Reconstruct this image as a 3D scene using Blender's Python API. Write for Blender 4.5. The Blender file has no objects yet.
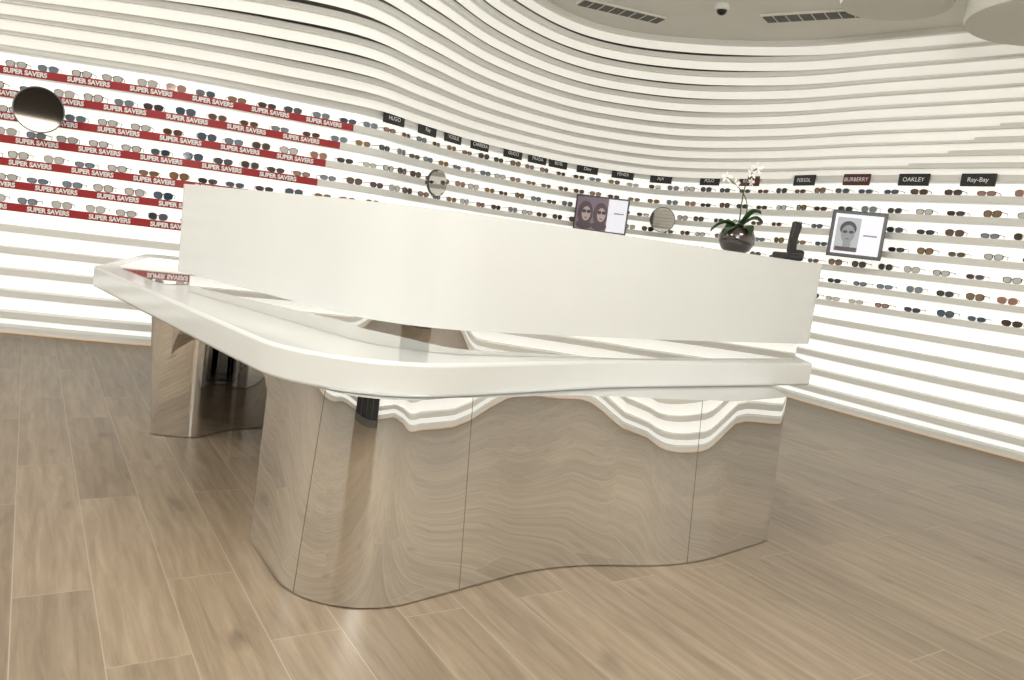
import bpy, bmesh, math, random
from mathutils import Vector, Matrix
random.seed(7)
scene=bpy.context.scene
COL=bpy.context.collection
# ------------------------------------------------------------ materials
def mat(name,color,rough=0.5,metal=0.0,emit=0.0,ecol=None,bump=0.0,var=0.03,vscale=4.0,trans=0.0,coat=0.0,spec=None):
    m=bpy.data.materials.new(name); m.use_nodes=True
    nt=m.node_tree; b=nt.nodes['Principled BSDF']
    b.inputs['Roughness'].default_value=rough; b.inputs['Metallic'].default_value=metal
    tc=nt.nodes.new('ShaderNodeTexCoord'); nz=nt.nodes.new('ShaderNodeTexNoise'); nz.inputs['Scale'].default_value=vscale
    nz.inputs['Detail'].default_value=1.0
    nt.links.new(tc.outputs['Object'],nz.inputs['Vector'])
    r=nt.nodes.new('ShaderNodeValToRGB')
    c=color
    r.color_ramp.elements[0].position=0.3; r.color_ramp.elements[1].position=0.7
    r.color_ramp.elements[0].color=(c[0]*(1-var),c[1]*(1-var),c[2]*(1-var),1)
    r.color_ramp.elements[1].color=(min(1,c[0]*(1+var)),min(1,c[1]*(1+var)),min(1,c[2]*(1+var)),1)
    nt.links.new(nz.outputs['Fac'],r.inputs['Fac']); nt.links.new(r.outputs['Color'],b.inputs['Base Color'])
    if emit>0:
        e=ecol or color
        b.inputs['Emission Color'].default_value=(e[0],e[1],e[2],1); b.inputs['Emission Strength'].default_value=emit
        if emit<0.7: m.cycles.emission_sampling='NONE'
    if bump>0:
        bp=nt.nodes.new('ShaderNodeBump'); bp.inputs['Strength'].default_value=bump; bp.inputs['Distance'].default_value=0.01
        nt.links.new(nz.outputs['Fac'],bp.inputs['Height']); nt.links.new(bp.outputs['Normal'],b.inputs['Normal'])
    b.inputs['Transmission Weight'].default_value=trans
    b.inputs['Coat Weight'].default_value=coat
    if spec is not None: b.inputs['Specular IOR Level'].default_value=spec
    return m
M_fin=mat('fin_white',(0.88,0.88,0.84),0.45,var=0.01)
M_ceil=mat('ceiling_paint',(0.88,0.87,0.81),0.8,var=0.01)
M_glow=mat('backlit_panel',(0.8,0.798,0.77),0.6,emit=0.72,ecol=(1,0.985,0.93))
M_glow2=mat('cove_panel',(0.88,0.875,0.83),0.6,emit=0.38,ecol=(1,0.97,0.89))
M_counter=mat('solid_surface_white',(0.705,0.72,0.705),0.10,var=0.01)
M_mirror=mat('mirror_steel',(0.79,0.78,0.765),0.004,1.0,var=0.01,vscale=1.2,bump=0.006)
M_inset=mat('glass_inset',(0.40,0.40,0.38),0.01,var=0.01,coat=1.0,spec=1.0)
M_seam=mat('seam_dark',(0.12,0.11,0.10),0.5)
M_black=mat('black_plastic',(0.015,0.015,0.016),0.25)
M_red=mat('red_label',(0.42,0.02,0.025),0.45)
M_white=mat('white_print',(0.85,0.85,0.83),0.5,emit=0.1)
M_brown=mat('brown_plate',(0.10,0.02,0.015),0.4)
M_vent=mat('vent_metal',(0.10,0.095,0.08),0.5)
M_drum=mat('drum_paint',(0.74,0.73,0.67),0.7,var=0.01)
M_led=mat('led_strip',(0.7,0.55,0.4),0.5,emit=0.2,ecol=(1,0.6,0.3))
M_rm=mat('round_mirror_glass',(0.5,0.48,0.45),0.02,1.0)
M_rmd=mat('dark_reflection_mirror',(0.035,0.03,0.025),0.04,1.0)  # dark base colour stands in for the left mirror's dark reflection
M_leaf=mat('orchid_leaf',(0.02,0.06,0.015),0.35,var=0.3,vscale=20)
M_stem=mat('orchid_stem',(0.06,0.09,0.03),0.5)
M_petal=mat('orchid_petal',(0.85,0.83,0.80),0.5)
M_pot=mat('dark_glass_pot',(0.03,0.02,0.015),0.05,coat=1)
M_moss=mat('potting_bark',(0.08,0.045,0.02),0.9,var=0.5,vscale=60,bump=0.6)
M_dglass=mat('storefront_glass',(0.02,0.02,0.022),0.05)

def floor_mat():
    m=bpy.data.materials.new('wood_plank_tile'); m.use_nodes=True
    nt=m.node_tree; N=nt.nodes; L=nt.links; b=N['Principled BSDF']
    tc=N.new('ShaderNodeTexCoord'); mp=N.new('ShaderNodeMapping'); mp.inputs['Rotation'].default_value=(0,0,math.radians(-122.7))
    L.new(tc.outputs['Object'],mp.inputs['Vector'])
    br=N.new('ShaderNodeTexBrick'); br.offset=0.37; br.inputs['Scale'].default_value=1.0
    br.inputs['Brick Width'].default_value=1.2; br.inputs['Row Height'].default_value=0.2
    br.inputs['Mortar Size'].default_value=0.0018; br.inputs['Mortar Smooth'].default_value=0.2; br.inputs['Bias'].default_value=0
    br.inputs['Color1'].default_value=(0,0,0,1); br.inputs['Color2'].default_value=(1,1,1,1); br.inputs['Mortar'].default_value=(0.5,0.5,0.5,1)
    L.new(mp.outputs['Vector'],br.inputs['Vector'])
    sc=N.new('ShaderNodeVectorMath'); sc.operation='MULTIPLY'; sc.inputs[1].default_value=(2.4,30,1)
    L.new(mp.outputs['Vector'],sc.inputs[0])
    ad=N.new('ShaderNodeVectorMath'); ad.operation='ADD'
    mu=N.new('ShaderNodeVectorMath'); mu.operation='SCALE'; mu.inputs['Scale'].default_value=37.0
    L.new(br.outputs['Color'],mu.inputs[0]); L.new(sc.outputs[0],ad.inputs[0]); L.new(mu.outputs[0],ad.inputs[1])
    nz=N.new('ShaderNodeTexNoise'); nz.inputs['Scale'].default_value=1.0; nz.inputs['Detail'].default_value=6; nz.inputs['Roughness'].default_value=0.66; nz.inputs['Distortion'].default_value=0.4
    L.new(ad.outputs[0],nz.inputs['Vector'])
    rp=N.new('ShaderNodeValToRGB'); e=rp.color_ramp.elements
    e[0].position=0.22; e[0].color=(0.178,0.130,0.085,1); e[1].position=0.78; e[1].color=(0.375,0.298,0.212,1)
    e2=rp.color_ramp.elements.new(0.5); e2.color=(0.275,0.211,0.145,1)
    L.new(nz.outputs['Fac'],rp.inputs['Fac'])
    nk=N.new('ShaderNodeTexNoise'); nk.inputs['Scale'].default_value=0.8; nk.inputs['Detail'].default_value=2
    sk=N.new('ShaderNodeVectorMath'); sk.operation='MULTIPLY'; sk.inputs[1].default_value=(3.5,9,1); L.new(mp.outputs['Vector'],sk.inputs[0]); L.new(sk.outputs[0],nk.inputs['Vector'])
    kr=N.new('ShaderNodeMapRange'); kr.inputs['From Min'].default_value=0.66; kr.inputs['From Max'].default_value=0.76; kr.inputs['To Min'].default_value=1.0; kr.inputs['To Max'].default_value=0.6
    L.new(nk.outputs['Fac'],kr.inputs['Value'])
    tv=N.new('ShaderNodeMapRange'); tv.inputs['To Min'].default_value=0.88; tv.inputs['To Max'].default_value=1.1; L.new(br.outputs['Color'],tv.inputs['Value'])
    m1=N.new('ShaderNodeMath'); m1.operation='MULTIPLY'; L.new(kr.outputs['Result'],m1.inputs[0]); L.new(tv.outputs['Result'],m1.inputs[1])
    vs=N.new('ShaderNodeVectorMath'); vs.operation='SCALE'; L.new(rp.outputs['Color'],vs.inputs[0]); L.new(m1.outputs[0],vs.inputs['Scale'])
    mx=N.new('ShaderNodeMix'); mx.data_type='RGBA'; mx.inputs['B'].default_value=(0.38,0.32,0.245,1)
    L.new(vs.outputs[0],mx.inputs['A']); L.new(br.outputs['Fac'],mx.inputs['Factor'])
    L.new(mx.outputs['Result'],b.inputs['Base Color'])
    b.inputs['Roughness'].default_value=0.36
    return m
M_floor=floor_mat()
# ------------------------------------------------------------ helpers
def mesh(name,verts,faces,mats,parent=None,smooth=False,midx=None,bevel=0,loc=None,segs=3):
    me=bpy.data.meshes.new(name); me.from_pydata([tuple(v) for v in verts],[],faces)
    if not isinstance(mats,(list,tuple)): mats=[mats]
    for m in mats: me.materials.append(m)
    if midx:
        for i,pl in enumerate(me.polygons): pl.material_index=midx[i]
    bm=bmesh.new(); bm.from_mesh(me); bmesh.ops.recalc_face_normals(bm,faces=bm.faces); bm.to_mesh(me); bm.free()
    for pl in me.polygons: pl.use_smooth=smooth
    o=bpy.data.objects.new(name,me); COL.objects.link(o)
    if loc: o.location=loc
    if parent: o.parent=parent
    if bevel>0:
        b=o.modifiers.new('bevel','BEVEL'); b.width=bevel; b.segments=segs; b.limit_method='ANGLE'; b.angle_limit=math.radians(40)
    if smooth:
        try: me.set_sharp_from_angle(angle=math.radians(38))
        except Exception: pass
    return o
def empty(name,loc=(0,0,0),rotz=0):
    o=bpy.data.objects.new(name,None); COL.objects.link(o); o.location=loc; o.rotation_euler=(0,0,rotz); o.empty_display_size=0.05; return o
def catmull_closed(P,n):
    out=[]; K=len(P)
    for i in range(K):
        a,b,c,d=[Vector(P[(i+j-1)%K]) for j in range(4)]
        for s in range(n):
            t=s/n
            out.append(0.5*((2*b)+(c-a)*t+(2*a-5*b+4*c-d)*t*t+(3*b-a-3*c+d)*t**3))
    return out
def roundpoly(P,seg=14,sub=0.06):
    """P: list of (x,y,r) closed; returns dense outline"""
    out=[]; K=len(P)
    for i in range(K):
        a=Vector(P[i-1][:2]); b=Vector(P[i][:2]); c=Vector(P[(i+1)%K][:2]); r=P[i][2]
        d1=(a-b).normalized(); d2=(c-b).normalized()
        ang=math.acos(max(-1,min(1,d1.dot(d2))))
        t=min(r/math.tan(ang/2),0.48*(a-b).length,0.48*(c-b).length); r=t*math.tan(ang/2)
        cen=b+(d1+d2).normalized()*(r/math.sin(ang/2))
        p1=b+d1*t; p2=b+d2*t
        a1=math.atan2(*(p1-cen).yx); a2=math.atan2(*(p2-cen).yx)
        da=(a2-a1+math.pi)%(2*math.pi)-math.pi
        for s in range(seg+1):
            q=a1+da*s/seg; out.append(cen+Vector((math.cos(q),math.sin(q)))*r)
    res=[]
    for i,pnt in enumerate(out):
        nx=out[(i+1)%len(out)]; res.append(pnt); L=(nx-pnt).length; k=int(L/sub)
        for s in range(1,k): res.append(pnt.lerp(nx,s/k))
    return res
def normals(P,closed=True):
    N=[]; K=len(P)
    for i in range(K):
        t=(P[(i+1)%K]-P[i-1]); t.normalize(); N.append(Vector((-t.y,t.x)))
    return N
def area(P): return 0.5*sum(P[i-1].x*P[i].y-P[i].x*P[i-1].y for i in range(len(P)))
def offset(P,d):  # positive = inward
    N=normals(P); s=1 if area(P)>0 else -1
    return [p+n*(d(p) if callable(d) else d)*s for p,n in zip(P,N)]
def loft(levels,cap0=True,cap1=True):
    V=[];Fc=[];K=len(levels[0][0])
    for P,z in levels: V+= [(p.x,p.y,z) for p in P]
    for l in range(len(levels)-1):
        for i in range(K):
            j=(i+1)%K; Fc.append((l*K+i,l*K+j,(l+1)*K+j,(l+1)*K+i))
    if cap0: Fc.append(tuple(range(K))[::-1])
    if cap1: Fc.append(tuple((len(levels)-1)*K+i for i in range(K)))
    return V,Fc
def box_vf(cx,cy,cz,sx,sy,sz):
    V=[(cx+sx*a/2,cy+sy*b/2,cz+sz*c/2) for a in(-1,1) for b in(-1,1) for c in(-1,1)]
    return V,[(0,1,3,2),(4,6,7,5),(0,4,5,1),(2,3,7,6),(0,2,6,4),(1,5,7,3)]
def box(name,c,s,m,parent=None,bevel=0): 
    V,Fc=box_vf(*c,*s); return mesh(name,V,Fc,m,parent,bevel=bevel)
def tube(name,pts,rad,m,parent=None,seg=8):
    V=[];Fc=[]; pts=[Vector(p) for p in pts]
    if not isinstance(rad,(list,tuple)): rad=[rad]*len(pts)
    for i,p in enumerate(pts):
        t=(pts[min(i+1,len(pts)-1)]-pts[max(i-1,0)]).normalized()
        a=t.cross(Vector((0,0,1)) if abs(t.z)<0.95 else Vector((1,0,0))).normalized(); b=t.cross(a)
        for k in range(seg):
            q=2*math.pi*k/seg; V.append(p+(a*math.cos(q)+b*math.sin(q))*rad[i])
    for i in range(len(pts)-1):
        for k in range(seg):
            j=(k+1)%seg; Fc.append((i*seg+k,i*seg+j,(i+1)*seg+j,(i+1)*seg+k))
    Fc.append(tuple(range(seg))); Fc.append(tuple((len(pts)-1)*seg+k for k in range(seg)))
    return mesh(name,V,Fc,m,parent,smooth=True)
def lathe(name,prof,m,parent=None,loc=None,seg=32,closed_ends=True,mats=None):
    V=[];Fc=[]
    for r,z in prof:
        for k in range(seg):
            q=2*math.pi*k/seg; V.append((r*math.cos(q),r*math.sin(q),z))
    for i in range(len(prof)-1):
        for k in range(seg):
            j=(k+1)%seg; Fc.append((i*seg+k,i*seg+j,(i+1)*seg+j,(i+1)*seg+k))
    if closed_ends:
        Fc.append(tuple(range(seg))); Fc.append(tuple((len(prof)-1)*seg+k for k in range(seg)))
    return mesh(name,V,Fc,m,parent,smooth=True,loc=loc)
# ------------------------------------------------------------ room shell
PAIRS=[((-5.3,5.45),(-4.7,4.7)),((-4.0,5.7),(-3.8,4.7)),((-2.77,5.94),(-2.75,4.4)),((-1.96,6.36),(-1.85,4.0)),
((-1.35,6.75),(-1.15,4.1)),((-1.03,7.3),(-0.72,5.0)),((-0.58,8.0),(-0.35,6.0)),((0.02,8.6),(0.15,6.75)),((0.61,9.0),(0.7,7.05)),
((1.48,9.06),(1.4,7.0)),((2.26,8.2),(2.1,6.7)),((2.8,7.2),(2.65,6.2)),((3.48,6.2),(3.25,5.6)),((4.1,5.3),(3.8,4.95)),
((4.5,4.0),(4.1,3.8)),((4.4,2.0),(3.7,2.0)),((4.2,0.0),(3.5,0.0)),((4.5,-2.0),(3.8,-2.0)),((4.0,-4.0),(3.3,-3.3)),
((2.0,-5.0),(1.8,-4.3)),((-1.0,-5.2),(-1.0,-4.5)),((-4.0,-5.0),(-3.5,-4.3)),((-6.0,-3.5),(-5.3,-3.0)),((-6.3,-1.0),(-5.6,-1.0)),
((-6.1,2.0),(-5.4,2.0)),((-5.9,4.0),(-5.2,3.8))]
NS=14
Wc=catmull_closed([a for a,b in PAIRS],NS); Cc=catmull_closed([b for a,b in PAIRS],NS)
K=len(Wc)
CEIL=3.1; PITCH=0.163; ZB=PITCH*13+0.001
def lerpcurve(g): return [w.lerp(c,g) for w,c in zip(Wc,Cc)]
def P_at(z):
    if z<=ZB: return Wc
    t=(z-ZB)/(CEIL-ZB); return lerpcurve(min(1,t)**1.1)
OUT=offset(Wc,-0.45)
levels=[(PITCH*n,0.052) for n in range(1,14)]
for k in range(1,12): levels.append((PITCH*13+(CEIL-PITCH*13)*k/11,0.040))
fV=[];fF=[]
def add_ribbon(Pi,Po,z0,z1):
    b=len(fV)
    for i in range(K):
        fV.extend([(Pi[i].x,Pi[i].y,z0),(Pi[i].x,Pi[i].y,z1),(Po[i].x,Po[i].y,z1),(Po[i].x,Po[i].y,z0)])
    for i in range(K):
        j=(i+1)%K
        for a in range(4):
            c=(a+1)%4; fF.append((b+4*i+a,b+4*i+c,b+4*j+c,b+4*j+a))
add_ribbon(offset(Wc,0.0),OUT,0.0,0.05)
for zt,th_ in levels:
    add_ribbon(P_at(zt),OUT,zt-th_,zt)
shelves=mesh('wall_shelves',fV,fF,M_fin,smooth=True)
def backing(name,i0,i1):
    V=[];Fc=[];mi=[]
    zs=[0.05]+[l[0] for l in levels]
    for k in range(len(zs)-1):
        Pk=offset(P_at(zs[k+1]),-0.15 if zs[k]<2.1 else -0.05)
        b=len(V); n=i1-i0+1
        for i in range(i0,i1+1):
            q=Pk[i%K]; V.append((q.x,q.y,zs[k]-0.02)); V.append((q.x,q.y,zs[k+1]-0.01))
        for i in range(n-1):
            Fc.append((b+2*i,b+2*i+2,b+2*i+3,b+2*i+1)); mi.append(0 if zs[k]<2.1 else 1)
    return mesh(name,V,Fc,[M_glow,M_glow2],smooth=True,midx=mi)
backing('wall_left',23*NS,26*NS+3*NS)
backing('wall_back',3*NS,11*NS)
backing('wall_right',11*NS,18*NS)
backing('wall_rear',18*NS,23*NS)
V=[(x,y,0) for x,y in((-8,-7),(6.5,-7),(6.5,11),(-8,11))]
mesh('floor',V,[(0,1,2,3)],M_floor)
V=[(x,y,z) for z in(CEIL,CEIL+0.1) for x,y in((-8,-7),(6.5,-7),(6.5,11),(-8,11))]
mesh('ceiling',V,[(3,2,1,0),(4,5,6,7),(0,1,5,4),(1,2,6,5),(2,3,7,6),(3,0,4,7)],M_ceil)
lp=offset(Wc,0.006); V=[];Fc=[]
for i in range(K): V+=[(Wc[i].x,Wc[i].y,0.002),(lp[i].x,lp[i].y,0.002),(lp[i].x,lp[i].y,0.010),(Wc[i].x,Wc[i].y,0.010)]
for i in range(K):
    j=(i+1)%K
    for a in range(4): Fc.append((4*i+a,4*i+(a+1)%4,4*j+(a+1)%4,4*j+a))
mesh('trim_1',V,Fc,M_led)
# storefront glazing at the rear of the shop
sf=empty('window_1',(-1.1,-4.05,0))
box('glass',(0,0,1.28),(3.9,0.02,2.5),M_dglass,sf)
for k in range(5): box('mullion',(-1.95+0.975*k,0.0,1.29),(0.07,0.08,2.56),M_vent,sf)
for zz in(0.04,2.55): box('rail',(0,0,zz),(3.97,0.08,0.08),M_vent,sf)
cum=[0]
for i in range(1,K+1): cum.append(cum[-1]+(Wc[i%K]-Wc[i-1]).length)
def wall_at(s):
    import bisect
    s=s%cum[-1]; i=min(bisect.bisect_right(cum,s)-1,K-1)
    f=(s-cum[i])/(cum[i+1]-cum[i]); a=Wc[i];b=Wc[(i+1)%K]
    t=(Wc[(i+2)%K]-Wc[i-1]).normalized()
    return a.lerp(b,f),t,Vector((-t.y,t.x))
def s_near(x,y):
    return cum[min(range(K),key=lambda i:(Wc[i].x-x)**2+(Wc[i].y-y)**2)]
# ------------------------------------------------------------ eyeglasses
lens_cols=[(0.03,0.03,0.03),(0.08,0.04,0.02),(0.04,0.09,0.15),(0.20,0.27,0.34),(0.66,0.65,0.62),(0.13,0.07,0.04),(0.40,0.22,0.17),(0.07,0.07,0.09),(0.28,0.17,0.08)]
frame_cols=[(0.02,0.02,0.02),(0.12,0.06,0.03),(0.45,0.35,0.2),(0.25,0.03,0.03),(0.35,0.35,0.35),(0.6,0.45,0.35)]
GM=[mat('lens_%d'%i,c,0.08,coat=0.5) for i,c in enumerate(lens_cols)]+[mat('frame_%d'%i,c,0.3) for i,c in enumerate(frame_cols)]
NLc=len(lens_cols)
gV=[];gF=[];gM=[]
def add_glasses(pos,t,n,z,li,fi,w=0.14,yaw=0):
    c,s=math.cos(yaw),math.sin(yaw); t,n=t*c+n*s,n*c-t*s
    def W(u,v,d): return (pos.x+t.x*u+n.x*d, pos.y+t.y*u+n.y*d, z+v)
    hw=w*0.205; hh=w*(0.125+0.025*((li*7+fi)%3)); cz=hh+0.004
    m=12
    for sx in(-1,1):
        cx=sx*w*0.255; b=len(gV)
        for ring,(k,d) in enumerate(((1.0,0.0),(1.0,-0.003),(1.13,-0.003),(1.13,0.004))):
            for i in range(m):
                q=2*math.pi*i/m; ex=0.8
                cu=math.copysign(abs(math.cos(q))**ex,math.cos(q)); sv=math.copysign(abs(math.sin(q))**ex,math.sin(q))
                wrap=0.06*abs(cx+hw*k*cu)
                if sv<0: sv*=(1-0.12*cu*sx)   # teardrop lower edge
                gV.append(W(cx+hw*k*cu,cz+hh*k*sv,d+wrap))
        gF.append(tuple(b+i for i in range(m))); gM.append(li)
        for r in range(3):
            for i in range(m):
                j=(i+1)%m; gF.append((b+r*m+i,b+r*m+j,b+(r+1)*m+j,b+(r+1)*m+i)); gM.append(NLc+fi)
        b=len(gV); x0=sx*w*0.49
        for (u,d,v) in ((x0,0.006,cz+hh*0.5),(x0-sx*0.008,w*0.72,cz+hh*0.45),(x0-sx*0.014,w*0.9,max(0.003,cz+hh*0.45-0.025))):
            for du,dv in((-.0015,-.0025),(.0015,-.0025),(.0015,.0025),(-.0015,.0025)): gV.append(W(u+du,v+dv,min(d,0.10)))
        for r in range(2):
            for i in range(4):
                j=(i+1)%4; gF.append((b+4*r+i,b+4*r+j,b+4*r+4+j,b+4*r+4+i)); gM.append(NLc+fi)
        b=len(gV)
        for u in(cx+sx*hw*0.95,x0+sx*0.0015):
            for v,d in((cz+hh*0.35,.003),(cz+hh*0.65,.003),(cz+hh*0.65,.009),(cz+hh*0.35,.009)): gV.append(W(u,v,d))
        for i in range(4):
            j=(i+1)%4; gF.append((b+i,b+j,b+4+j,b+4+i)); gM.append(NLc+fi)
    b=len(gV)
    for u in(-w*0.06,w*0.06):
        for v,d in((cz+hh*0.3,-.002),(cz+hh*0.55,-.002),(cz+hh*0.55,.003),(cz+hh*0.3,.003)): gV.append(W(u,v,d))
    for i in range(4):
        j=(i+1)%4; gF.append((b+i,b+j,b+4+j,b+4+i)); gM.append(NLc+fi)
sL=s_near(-5.3,5.45); sR=s_near(4.45,4.3)
for n in range(6,13):
    s=sL+0.1+0.05*(n%3)
    while s<sR:
        pos,t,nn=wall_at(s)
        li=random.choice([0,0,1,2,3,7,5,8,6,4]) ; fi=random.choice([0,0,0,1,2,4,3,5])
        if pos.x<-2.9: 
            li=random.choice([4,4,4,3]); fi=random.choice([0,0,1,4])
        if -1.2<pos.x<1.8: li=random.choice([1,6,8,4,3,5]); fi=random.choice([1,2,5,4,0])
        add_glasses(pos+nn*0.03,t,nn,PITCH*n,li,fi,w=0.145,yaw=random.uniform(-.15,.15))
        s+=random.uniform(0.20,0.25) if pos.x<1.8 else random.uniform(0.23,0.28)
mesh('eyeglasses_collection',gV,gF,GM,midx=gM)
# ------------------------------------------------------------ red label strips
ends={12:(-1.55,6.62),11:(-1.62,6.55),10:(-1.70,6.5),9:(-1.77,6.45),8:(-1.85,6.40),7:(-2.0,6.33),6:(-2.1,6.28)}
for n in range(6,13):
    s0=s_near(-5.2,5.5); s1=s_near(*ends[n]) 
    st=empty('sale_label_strip'); V=[];Fc=[]; c=60
    for i in range(c+1):
        pos,t,nn=wall_at(s0+(s1-s0)*i/c); q=pos-nn*0.003; q2=pos+nn*0.02
        V+=[(q.x,q.y,PITCH*n-0.057),(q.x,q.y,PITCH*n+0.001),(q2.x,q2.y,PITCH*n+0.001)]
    for i in range(c):
        Fc.append((3*i,3*i+3,3*i+4,3*i+1)); Fc.append((3*i+1,3*i+4,3*i+5,3*i+2))
    mesh('strip',V,Fc,M_red,st)
    s=s1-0.25-0.07*(n%2)
    while s>s0+0.2:
        pos,t,nn=wall_at(s)
        cu=bpy.data.curves.new('label_text','FONT'); cu.body='SUPER SAVERS'; cu.size=0.046; cu.align_x='CENTER'; cu.align_y='CENTER'; cu.offset=0.0022
        cu.materials.append(M_white)
        o=bpy.data.objects.new('label_text',cu); COL.objects.link(o); o.parent=st
        o.location=(pos.x-nn.x*0.009,pos.y-nn.y*0.009,PITCH*n-0.030)
        X=Vector((t.x,t.y,0)); Z=Vector((-nn.x,-nn.y,0)); Y=Vector((0,0,1))
        o.rotation_euler=Matrix((X,Y,Z)).transposed().to_euler()
        s-=0.43
# ------------------------------------------------------------ brand signs
def frame_at(name,x,y,zc,face):
    f=Vector((face[0],face[1],0)).normalized(); X=Vector((-f.y,f.x,0)); Z=f
    o=empty(name,(x,y,zc)); o.rotation_euler=Matrix((X,Vector((0,0,1)),Z)).transposed().to_euler(); return o
signs=[(-1.22,6.8,'HUGO',0),(-1.0,7.3,'Ray',0),(-.8,7.65,'VOGUE',0),(-.56,8.0,'CARRERA',0),(-.25,8.33,'GUCCI',0),(0.05,8.6,'PRADA',0),(0.28,8.8,'BOSS',0),(.61,9.0,'Dior',0),(1.05,9.1,'FENDI',0),
(1.48,9.06,'A|X',0),(1.92,8.65,'POLO',0),(2.26,8.2,'RALPH',1),(2.6,7.6,'PERSOL',0),(2.90,7.02,'BURBERRY',1),(3.17,6.62,'OAKLEY',0),(3.46,6.2,'Ray-Bay',0)]
for x,y,tx,c in signs:
    pos,t,nn=wall_at(s_near(x,y)); q=pos-nn*0.016
    e=frame_at('brand_sign',q.x,q.y,2.075,(-nn.x,-nn.y))
    box('plate',(0,0,0),(0.26,0.10,0.014),M_brown if c else M_black,e)
    cu=bpy.data.curves.new('lettering','FONT'); cu.body=tx; cu.size=0.05; cu.align_x='CENTER'; cu.align_y='CENTER'; cu.materials.append(M_white)
    o=bpy.data.objects.new('lettering',cu); COL.objects.link(o); o.parent=e; o.location=(0,0,0.009)
# ------------------------------------------------------------ reception counter
rc=empty('reception_counter')
ring=roundpoly([(-1.52,3.42,.08),(-0.36,2.40,.42),(0.5,2.98,2.0),(1.44,3.72,.10),(1.42,4.2,.2),(0.3,4.75,.5),(-1.5,5.0,.3),(-1.75,4.4,.3)])
slab=roundpoly([(-2.27,4.10,.10),(-0.50,2.08,.45),(0.4,2.93,1.5),(1.465,3.71,.06),(1.50,4.4,.2),(0.4,5.0,.5),(-2.70,5.6,.15)])
V,Fc=loft([(slab,0.64),(slab,0.75)]); mesh('lower_counter_slab',V,Fc,M_counter,rc,smooth=True,bevel=0.012)
rin=offset(ring,0.22)
K2=len(ring)
V=[(q.x,q.y,z) for z,Q in((0.84,ring),(1.225,ring),(1.225,rin),(0.84,rin)) for q in Q]
Fc=[]
for l in range(4):
    m_=(l+1)%4
    for i in range(K2):
        j=(i+1)%K2; Fc.append((l*K2+i,l*K2+j,m_*K2+j,m_*K2+i))
mesh('upper_counter_ring',V,Fc,M_counter,rc,smooth=True,bevel=0.012)
rec=offset(ring,0.05); rec2=offset(ring,0.17)
V=[(q.x,q.y,z) for z,Q in((0.751,rec),(0.839,rec),(0.839,rec2),(0.751,rec2)) for q in Q]
mesh('mirror_plinth_band',V,Fc,M_mirror,rc,smooth=True)
ins=roundpoly([(-2.19,4.19,.06),(-1.66,3.60,.04),(-1.60,3.80,.1),(-1.84,4.45,.2),(-1.65,5.1,.2),(-2.55,5.42,.06)],seg=6)
V,Fc=loft([(ins,0.746),(ins,0.753)]); mesh('glass_inset',V,Fc,M_inset,rc)
base=roundpoly([(-0.85,2.62,.12),(-0.46,2.045,.30),(0.24,2.70,.9),(0.77,2.84,.9),(1.23,3.26,.12),(1.26,4.1,.2),(0.2,4.6,.4),(-0.55,4.5,.2)])
def sm(a,b,x):
    t=max(0,min(1,(x-a)/(b-a))); return t*t*(3-2*t)
def lean(p):
    if p.y>3.6: return 0.03
    x=p.x
    return 0.020+0.034*sm(-0.72,-0.56,x)*(1-sm(-0.14,0.06,x))+0.032*sm(0.28,0.55,x)*(1-sm(0.80,0.95,x))
bt=offset(base,lean)
V,Fc=loft([(base,0.004),(bt,0.64)]); mesh('mirror_base',V,Fc,M_mirror,rc,smooth=True)
leg=roundpoly([(-1.72,3.67,.05),(-1.50,3.69,.06),(-1.36,4.02,.30),(-0.70,4.12,.1),(-0.70,4.5,.1),(-1.2,4.8,.1),(-1.95,4.9,.1)],seg=8)
V,Fc=loft([(leg,0.004),(offset(leg,-0.03),0.64)]); mesh('mirror_leg',V,Fc,M_mirror,rc,smooth=True)
# arch bridge between base and leg
a=Vector((-0.82,2.66)); b=Vector((-1.66,3.70)); d=(b-a).normalized(); nrm=Vector((d.y,-d.x))
if nrm.x<0: nrm=-nrm
V=[];Fc=[]; n=40; Lb=(b-a).length
for i in range(n+1):
    s=Lb*i/n; e=s if s<Lb/2 else Lb-s; R=0.16 if s<Lb/2 else 0.34
    zl=0.60-((0.24 if s<Lb/2 else 0.40)*(1-math.sqrt(max(0,1-((R-e)/R)**2))) if e<R else 0)
    for off in(0.0,0.10):
        q=a+d*s+nrm*off; V+=[(q.x,q.y,zl),(q.x,q.y,0.64)]
for i in range(n):
    A=4*i;B=4*i+4
    Fc+=[(A,B,B+1,A+1),(A+2,A+3,B+3,B+2),(A,A+2,B+2,B)]
mesh('arch_bridge',V,Fc,M_mirror,rc,smooth=True)
def seam(x,y):
    i=min(range(len(base)),key=lambda i:(base[i].x-x)**2+(base[i].y-y)**2)
    nb=normals(base)[i]; s=-1 if area(base)>0 else 1; nb=nb*s
    t=Vector((-nb.y,nb.x))*0.0008; o=nb*0.0008
    V=[]
    for q,z in((base[i],0.005),(bt[i],0.639)):
        for g in(q-t+o,q+t+o,q+t-o,q-t-o): V.append((g.x,g.y,z))
    mesh('panel_seam',V,[(0,1,5,4),(1,2,6,5),(2,3,7,6),(3,0,4,7),(0,3,2,1),(4,5,6,7)],M_seam,rc)
for q in((-0.60,2.24),(-0.08,2.40),(0.79,2.86)): seam(*q)
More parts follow.
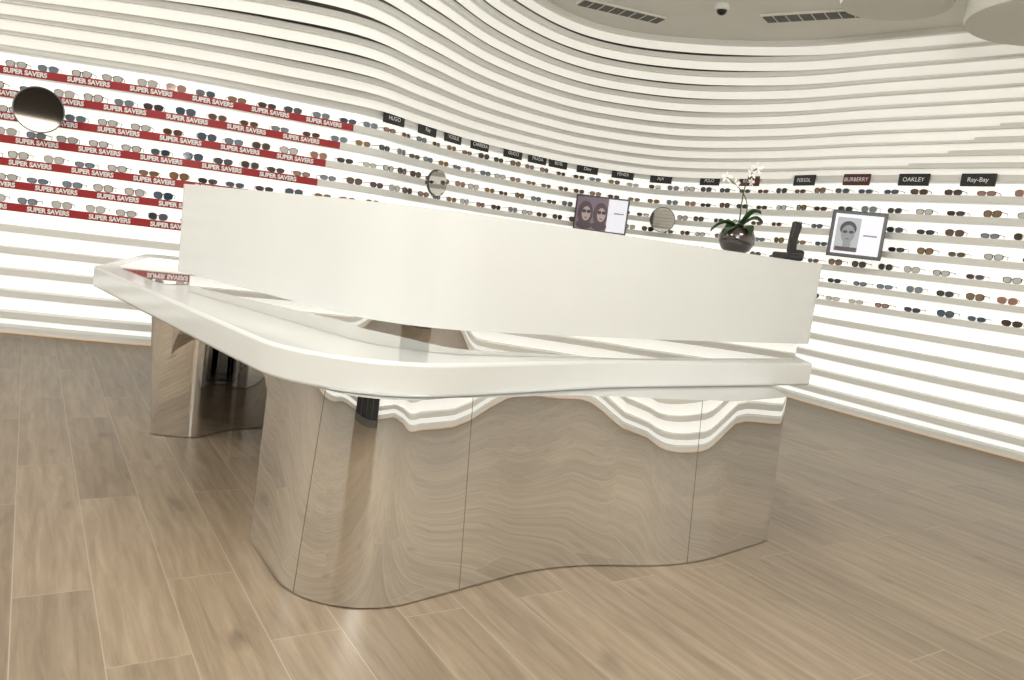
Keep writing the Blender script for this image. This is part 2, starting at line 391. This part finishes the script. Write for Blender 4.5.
# ------------------------------------------------------------ displays
def ellipse(name,parent,cx,cy,rx,ry,z,m,seg=28,rot=0):
    V=[]
    for k in range(seg):
        q=2*math.pi*k/seg; u=rx*math.cos(q);v=ry*math.sin(q)
        V.append((cx+u*math.cos(rot)-v*math.sin(rot),cy+u*math.sin(rot)+v*math.cos(rot),z))
    return mesh(name,V,[tuple(range(seg))],m,parent)
def quad(name,parent,x0,y0,x1,y1,z,m):
    return mesh(name,[(x0,y0,z),(x1,y0,z),(x1,y1,z),(x0,y1,z)],[(0,1,2,3)],m,parent)
def emi(name,c,s=0.6): return mat(name,c,0.3,emit=s,ecol=c)
P_whi=emi('screen_white',(0.72,0.72,0.80)); P_skin=emi('screen_skin',(0.35,0.25,0.24),0.5)
P_hair=emi('screen_hair',(0.05,0.025,0.03),0.3); P_dark=emi('screen_dark',(0.01,0.01,0.012),0.2); P_grey=emi('screen_grey',(0.22,0.24,0.26),0.4); P_g2=emi('screen_lightgrey',(0.40,0.43,0.46),0.4); P_purp=emi('screen_purple',(0.16,0.10,0.15),0.4)
d1=frame_at('wall_display_screen',0.82,8.78,1.575,(-0.12,-1))
box('bezel',(0,0,-0.012),(0.60,0.40,0.03),M_black,d1,bevel=0.005)
box('mount_arm',(0,0,-0.13),(0.08,0.08,0.22),M_black,d1)
quad('panel',d1,-0.28,-0.18,0.28,0.18,0.006,P_purp); quad('panel_right',d1,0.07,-0.18,0.28,0.18,0.0065,P_whi)
for cx,r in((-0.18,1),(-0.01,0.95)):
    ellipse('portrait_hair',d1,cx,0.0,0.085*r,0.135*r,0.007,P_hair); ellipse('portrait_body',d1,cx,-0.13,0.09*r,0.05,0.0073,P_hair)
    ellipse('portrait_face',d1,cx+0.012,-0.005,0.05*r,0.08*r,0.0078,P_skin)
    for sx in(-1,1): ellipse('portrait_sunglasses',d1,cx+0.012+sx*0.026*r,0.02,0.024*r,0.02,0.0082,P_dark)
    ellipse('portrait_mouth',d1,cx+0.012,-0.05,0.016,0.006,0.0082,P_hair)
quad('caption',d1,0.14,0.02,0.25,0.035,0.007,P_grey)
d2=frame_at('wall_display_screen',2.84,6.75,1.575,(-0.40,-1))
box('bezel',(0,0,-0.012),(0.44,0.40,0.03),M_black,d2,bevel=0.005)
box('mount_arm',(0.05,0,-0.15),(0.08,0.08,0.26),M_black,d2)
quad('panel',d2,-0.19,-0.17,0.19,0.17,0.006,P_whi); quad('portrait_background',d2,-0.17,-0.15,0.02,0.14,0.0065,P_g2)
ellipse('portrait_hair',d2,-0.075,0.045,0.066,0.065,0.007,P_dark); ellipse('portrait_neck',d2,-0.07,-0.09,0.032,0.05,0.0071,P_grey)
ellipse('portrait_face',d2,-0.072,0.000,0.054,0.078,0.0076,P_grey)
quad('portrait_shoulders',d2,-0.16,-0.15,0.015,-0.112,0.0074,P_hair)
for sx in(-1,1): ellipse('portrait_eyeglasses',d2,-0.072+sx*0.025,0.018,0.020,0.013,0.0082,P_dark)
ellipse('portrait_mouth',d2,-0.072,-0.042,0.016,0.004,0.0082,P_hair)
quad('caption',d2,0.05,-0.01,0.16,0.005,0.007,P_grey)
# ------------------------------------------------------------ round mirrors
def round_mirror(x,y,z,r,m,face,rx=1.0):
    e=frame_at('round_mirror',x,y,z,face)
    def disc(name,R,z0,z1,mm):
        sg=40; V=[(R*rx*math.cos(2*math.pi*k/sg),R*math.sin(2*math.pi*k/sg),zz) for zz in(z0,z1) for k in range(sg)]
        mesh(name,V,[tuple(range(sg))[::-1],tuple(range(sg,2*sg))]+[(k,(k+1)%sg,sg+(k+1)%sg,sg+k) for k in range(sg)],mm,e)
    disc('frame',r,-0.02,0.0,M_black if m is M_rmd else M_vent); disc('glass',r*0.95,-0.001,0.004,m)
    box('stem',(0,-0.0,-0.08),(0.03,0.03,0.13),M_vent,e)
round_mirror(-3.52,5.55,1.66,0.160,M_rmd,(0.60,-1))
round_mirror(-0.84,7.05,1.59,0.12,M_rm,(0.9,-0.7))
round_mirror(1.50,8.72,1.60,0.14,M_rm,(-0.1,-1))
# ------------------------------------------------------------ orchid
LZ=1.226
oc=empty('potted_orchid',(0.95,3.52,LZ))
lathe('pot',[(0.04,0.0),(0.062,0.012),(0.08,0.045),(0.082,0.07),(0.07,0.10),(0.058,0.112),(0.052,0.108),(0.05,0.095),(0.03,0.094)],M_pot,oc)
lathe('potting_bark',[(0.056,0.085),(0.052,0.10),(0.03,0.112),(0.01,0.115)],M_moss,oc)
def leaf(ang,Ln,wd,lift,droop):
    V=[];Fc=[];n=12
    for i in range(n+1):
        t=i/n; r=Ln*t; zz=0.105+lift*math.sin(t*math.pi*0.6)-droop*t*t; w=wd*math.sin(math.pi*min(1,0.06+t*0.94))**0.7
        for s,dz in((-1,0.012),(0,0),(1,0.012)):
            V.append((r*math.cos(ang)-s*w*math.sin(ang),r*math.sin(ang)+s*w*math.cos(ang),zz+dz*abs(s)))
    for i in range(n):
        for k in range(2): Fc.append((3*i+k,3*i+k+1,3*i+4+k,3*i+3+k))
    o=mesh('leaf',V,Fc,M_leaf,oc,smooth=True); so=o.modifiers.new('s','SOLIDIFY'); so.thickness=0.003
for a_,l_,w_,li_,dr in((-0.2,0.10,0.045,0.07,0.03),(2.9,0.12,0.03,0.05,0.07),(-1.2,0.10,0.035,0.03,0.05),(1.7,0.13,0.03,0.06,0.06),(-0.6,0.09,0.035,0.09,0.01),(-2.4,0.10,0.03,0.02,0.05)): leaf(a_,l_,w_,li_,dr)
def bez(p0,p1,p2,p3,n=16): 
    p0,p1,p2,p3=map(Vector,(p0,p1,p2,p3)); return [p0*(1-t)**3+p1*3*t*(1-t)**2+p2*3*t*t*(1-t)+p3*t**3 for t in [i/n for i in range(n+1)]]
st1=bez((0.0,0,0.1),(0.0,0,0.22),(-0.02,0,0.33),(0.04,0.0,0.38)); st2=bez((0.01,0,0.1),(0.04,0.01,0.2),(0.04,0,0.26),(-0.09,-0.01,0.325))
tube('flower_stem',st1,0.003,M_stem,oc); tube('flower_stem',st2,0.0025,M_stem,oc)
def flower(p,sc,az):
    V=[];Fc=[]
    f=Vector((math.cos(az),math.sin(az),0.1)).normalized(); X=f.cross(Vector((0,0,1))).normalized(); Y=X.cross(f)
    p=Vector(p)
    for k in range(5):
        q=2*math.pi*k/5+math.pi/2; wd=0.55 if k in(0,2,3) else 0.9
        c=len(V); V.append(p)
        for m_ in range(9):
            t=m_/8; ang=q+wd*(t-0.5)*1.3; rr=sc*(0.55+0.45*math.sin(math.pi*t))
            V.append(p+(X*math.cos(ang)+Y*math.sin(ang))*rr+f*(0.15*sc*math.sin(math.pi*t)))
        for m_ in range(8): Fc.append((c,c+1+m_,c+2+m_))
    mesh('flower',V,Fc,M_petal,oc,smooth=True)
for p_,s_,z_ in((st1[16],0.028,-1.7),(st1[14],0.028,-1.2),(st2[16],0.026,-1.6),(st2[14],0.024,-2.0),(st1[11]+Vector((.02,0,0)),0.022,-0.9)): flower(p_,s_,z_)
# ------------------------------------------------------------ cordless phone
ph=empty('desk_phone',(1.25,3.70,LZ),0.3)
box('cradle',(0,0,0.018),(0.10,0.12,0.034),M_black,ph,bevel=0.012)
V=[];Fc=[]
for i in range(11):
    t=i/10; zz=0.02+0.17*t; y=-0.02+0.045*t+0.012*math.sin(math.pi*t); w=0.024-0.004*math.sin(math.pi*t); dp=0.012
    if i in(0,10): w*=0.75; dp*=0.6
    V+=[(-w,y-dp,zz),(w,y-dp,zz),(w,y+dp,zz),(-w,y+dp,zz)]
for i in range(10):
    for k in range(4): Fc.append((4*i+k,4*i+(k+1)%4,4*i+4+(k+1)%4,4*i+4+k))
Fc+=[(0,1,2,3),(40,41,42,43)]
h=mesh('handset',V,Fc,M_black,ph,smooth=True,bevel=0.004); h.rotation_euler=(0,0.25,0)
box('receiver',(0.05,0,0.03),(0.06,0.05,0.05),M_black,ph,bevel=0.015)
# ------------------------------------------------------------ ceiling fixtures
def vent(x,y,w,rot):
    e=empty('air_vent',(x,y,CEIL-0.012),rot)
    box('frame',(0,0,0.003),(w,0.17,0.016),M_ceil,e)
    for k in range(5): box('slot',(0,-0.060+0.030*k,-0.007),(w-0.03,0.020,0.006),M_vent,e)
    for k in range(1,8): box('blade',(-w/2+w*k/8,0,-0.008),(0.006,0.15,0.008),M_ceil,e)
vent(0.55,6.50,0.74,0.32); vent(1.94,6.04,0.76,-0.60)
cd=empty('dome_camera',(1.26,6.08,CEIL-0.03)); lathe('housing',[(0.05,0.03),(0.055,0.0),(0.05,-0.01),(0.04,-0.012)],M_ceil,cd); lathe('dome',[(0.04,-0.01),(0.036,-0.028),(0.022,-0.042),(0.004,-0.047)],M_black,cd)
def drum(x,y,r,zb):
    e=empty('ceiling_drum_light',(x,y,0))
    lathe('shell',[(r*0.97,CEIL),(r,CEIL-0.02),(r,zb+0.02),(r*0.98,zb),(r*0.9,zb)],M_drum,e,seg=64)
drum(2.96,4.72,0.52,2.80); drum(2.14,5.12,0.33,2.92)
# ------------------------------------------------------------ lights
def area_light(x,y,z,sx,sy,p,col=(1,0.98,0.94),up=False):
    l=bpy.data.lights.new('ceiling_light','AREA'); l.shape='RECTANGLE'; l.size=sx; l.size_y=sy; l.energy=p; l.color=col  # data name shared by the ceiling lights and the added bounce fill
    o=bpy.data.objects.new('bounce_fill' if up else 'ceiling_light',l); COL.objects.link(o); o.location=(x,y,z)
    if up: o.rotation_euler=(math.pi-0.5,0,0)
for x,y,pw in((-2,1.2,48),(1.5,1.2,42),(0,-2.0,48),(1.0,5.0,28),(-3.8,2.5,38)): area_light(x,y,CEIL-0.08,1.0,1.0,pw)
area_light(0,-1.2,2.0,1.5,0.6,135,up=True)  # unseen lamp added behind the camera, simulates light bounced up to the ceiling
w=bpy.data.worlds.new('world'); scene.world=w; w.use_nodes=True; w.node_tree.nodes['Background'].inputs['Color'].default_value=(1,0.95,0.85,1); w.node_tree.nodes['Background'].inputs['Strength'].default_value=0.1
scene.view_settings.view_transform='Standard'
# ------------------------------------------------------------ camera
th=math.radians(7.1); p=math.radians(7.2)
f=Vector((0,math.cos(p),-math.sin(p))); u0=Vector((0,math.sin(p),math.cos(p))); x0=Vector((1,0,0))
R=x0*math.cos(th)+u0*math.sin(th); U=-x0*math.sin(th)+u0*math.cos(th)
c=bpy.data.cameras.new('camera'); c.sensor_width=36; c.lens=36*770/1024; c.clip_start=0.05
o=bpy.data.objects.new('camera',c); COL.objects.link(o)
m=Matrix((R,U,-f)).transposed().to_4x4(); m.translation=(0,0,1.15); o.matrix_world=m
scene.camera=o
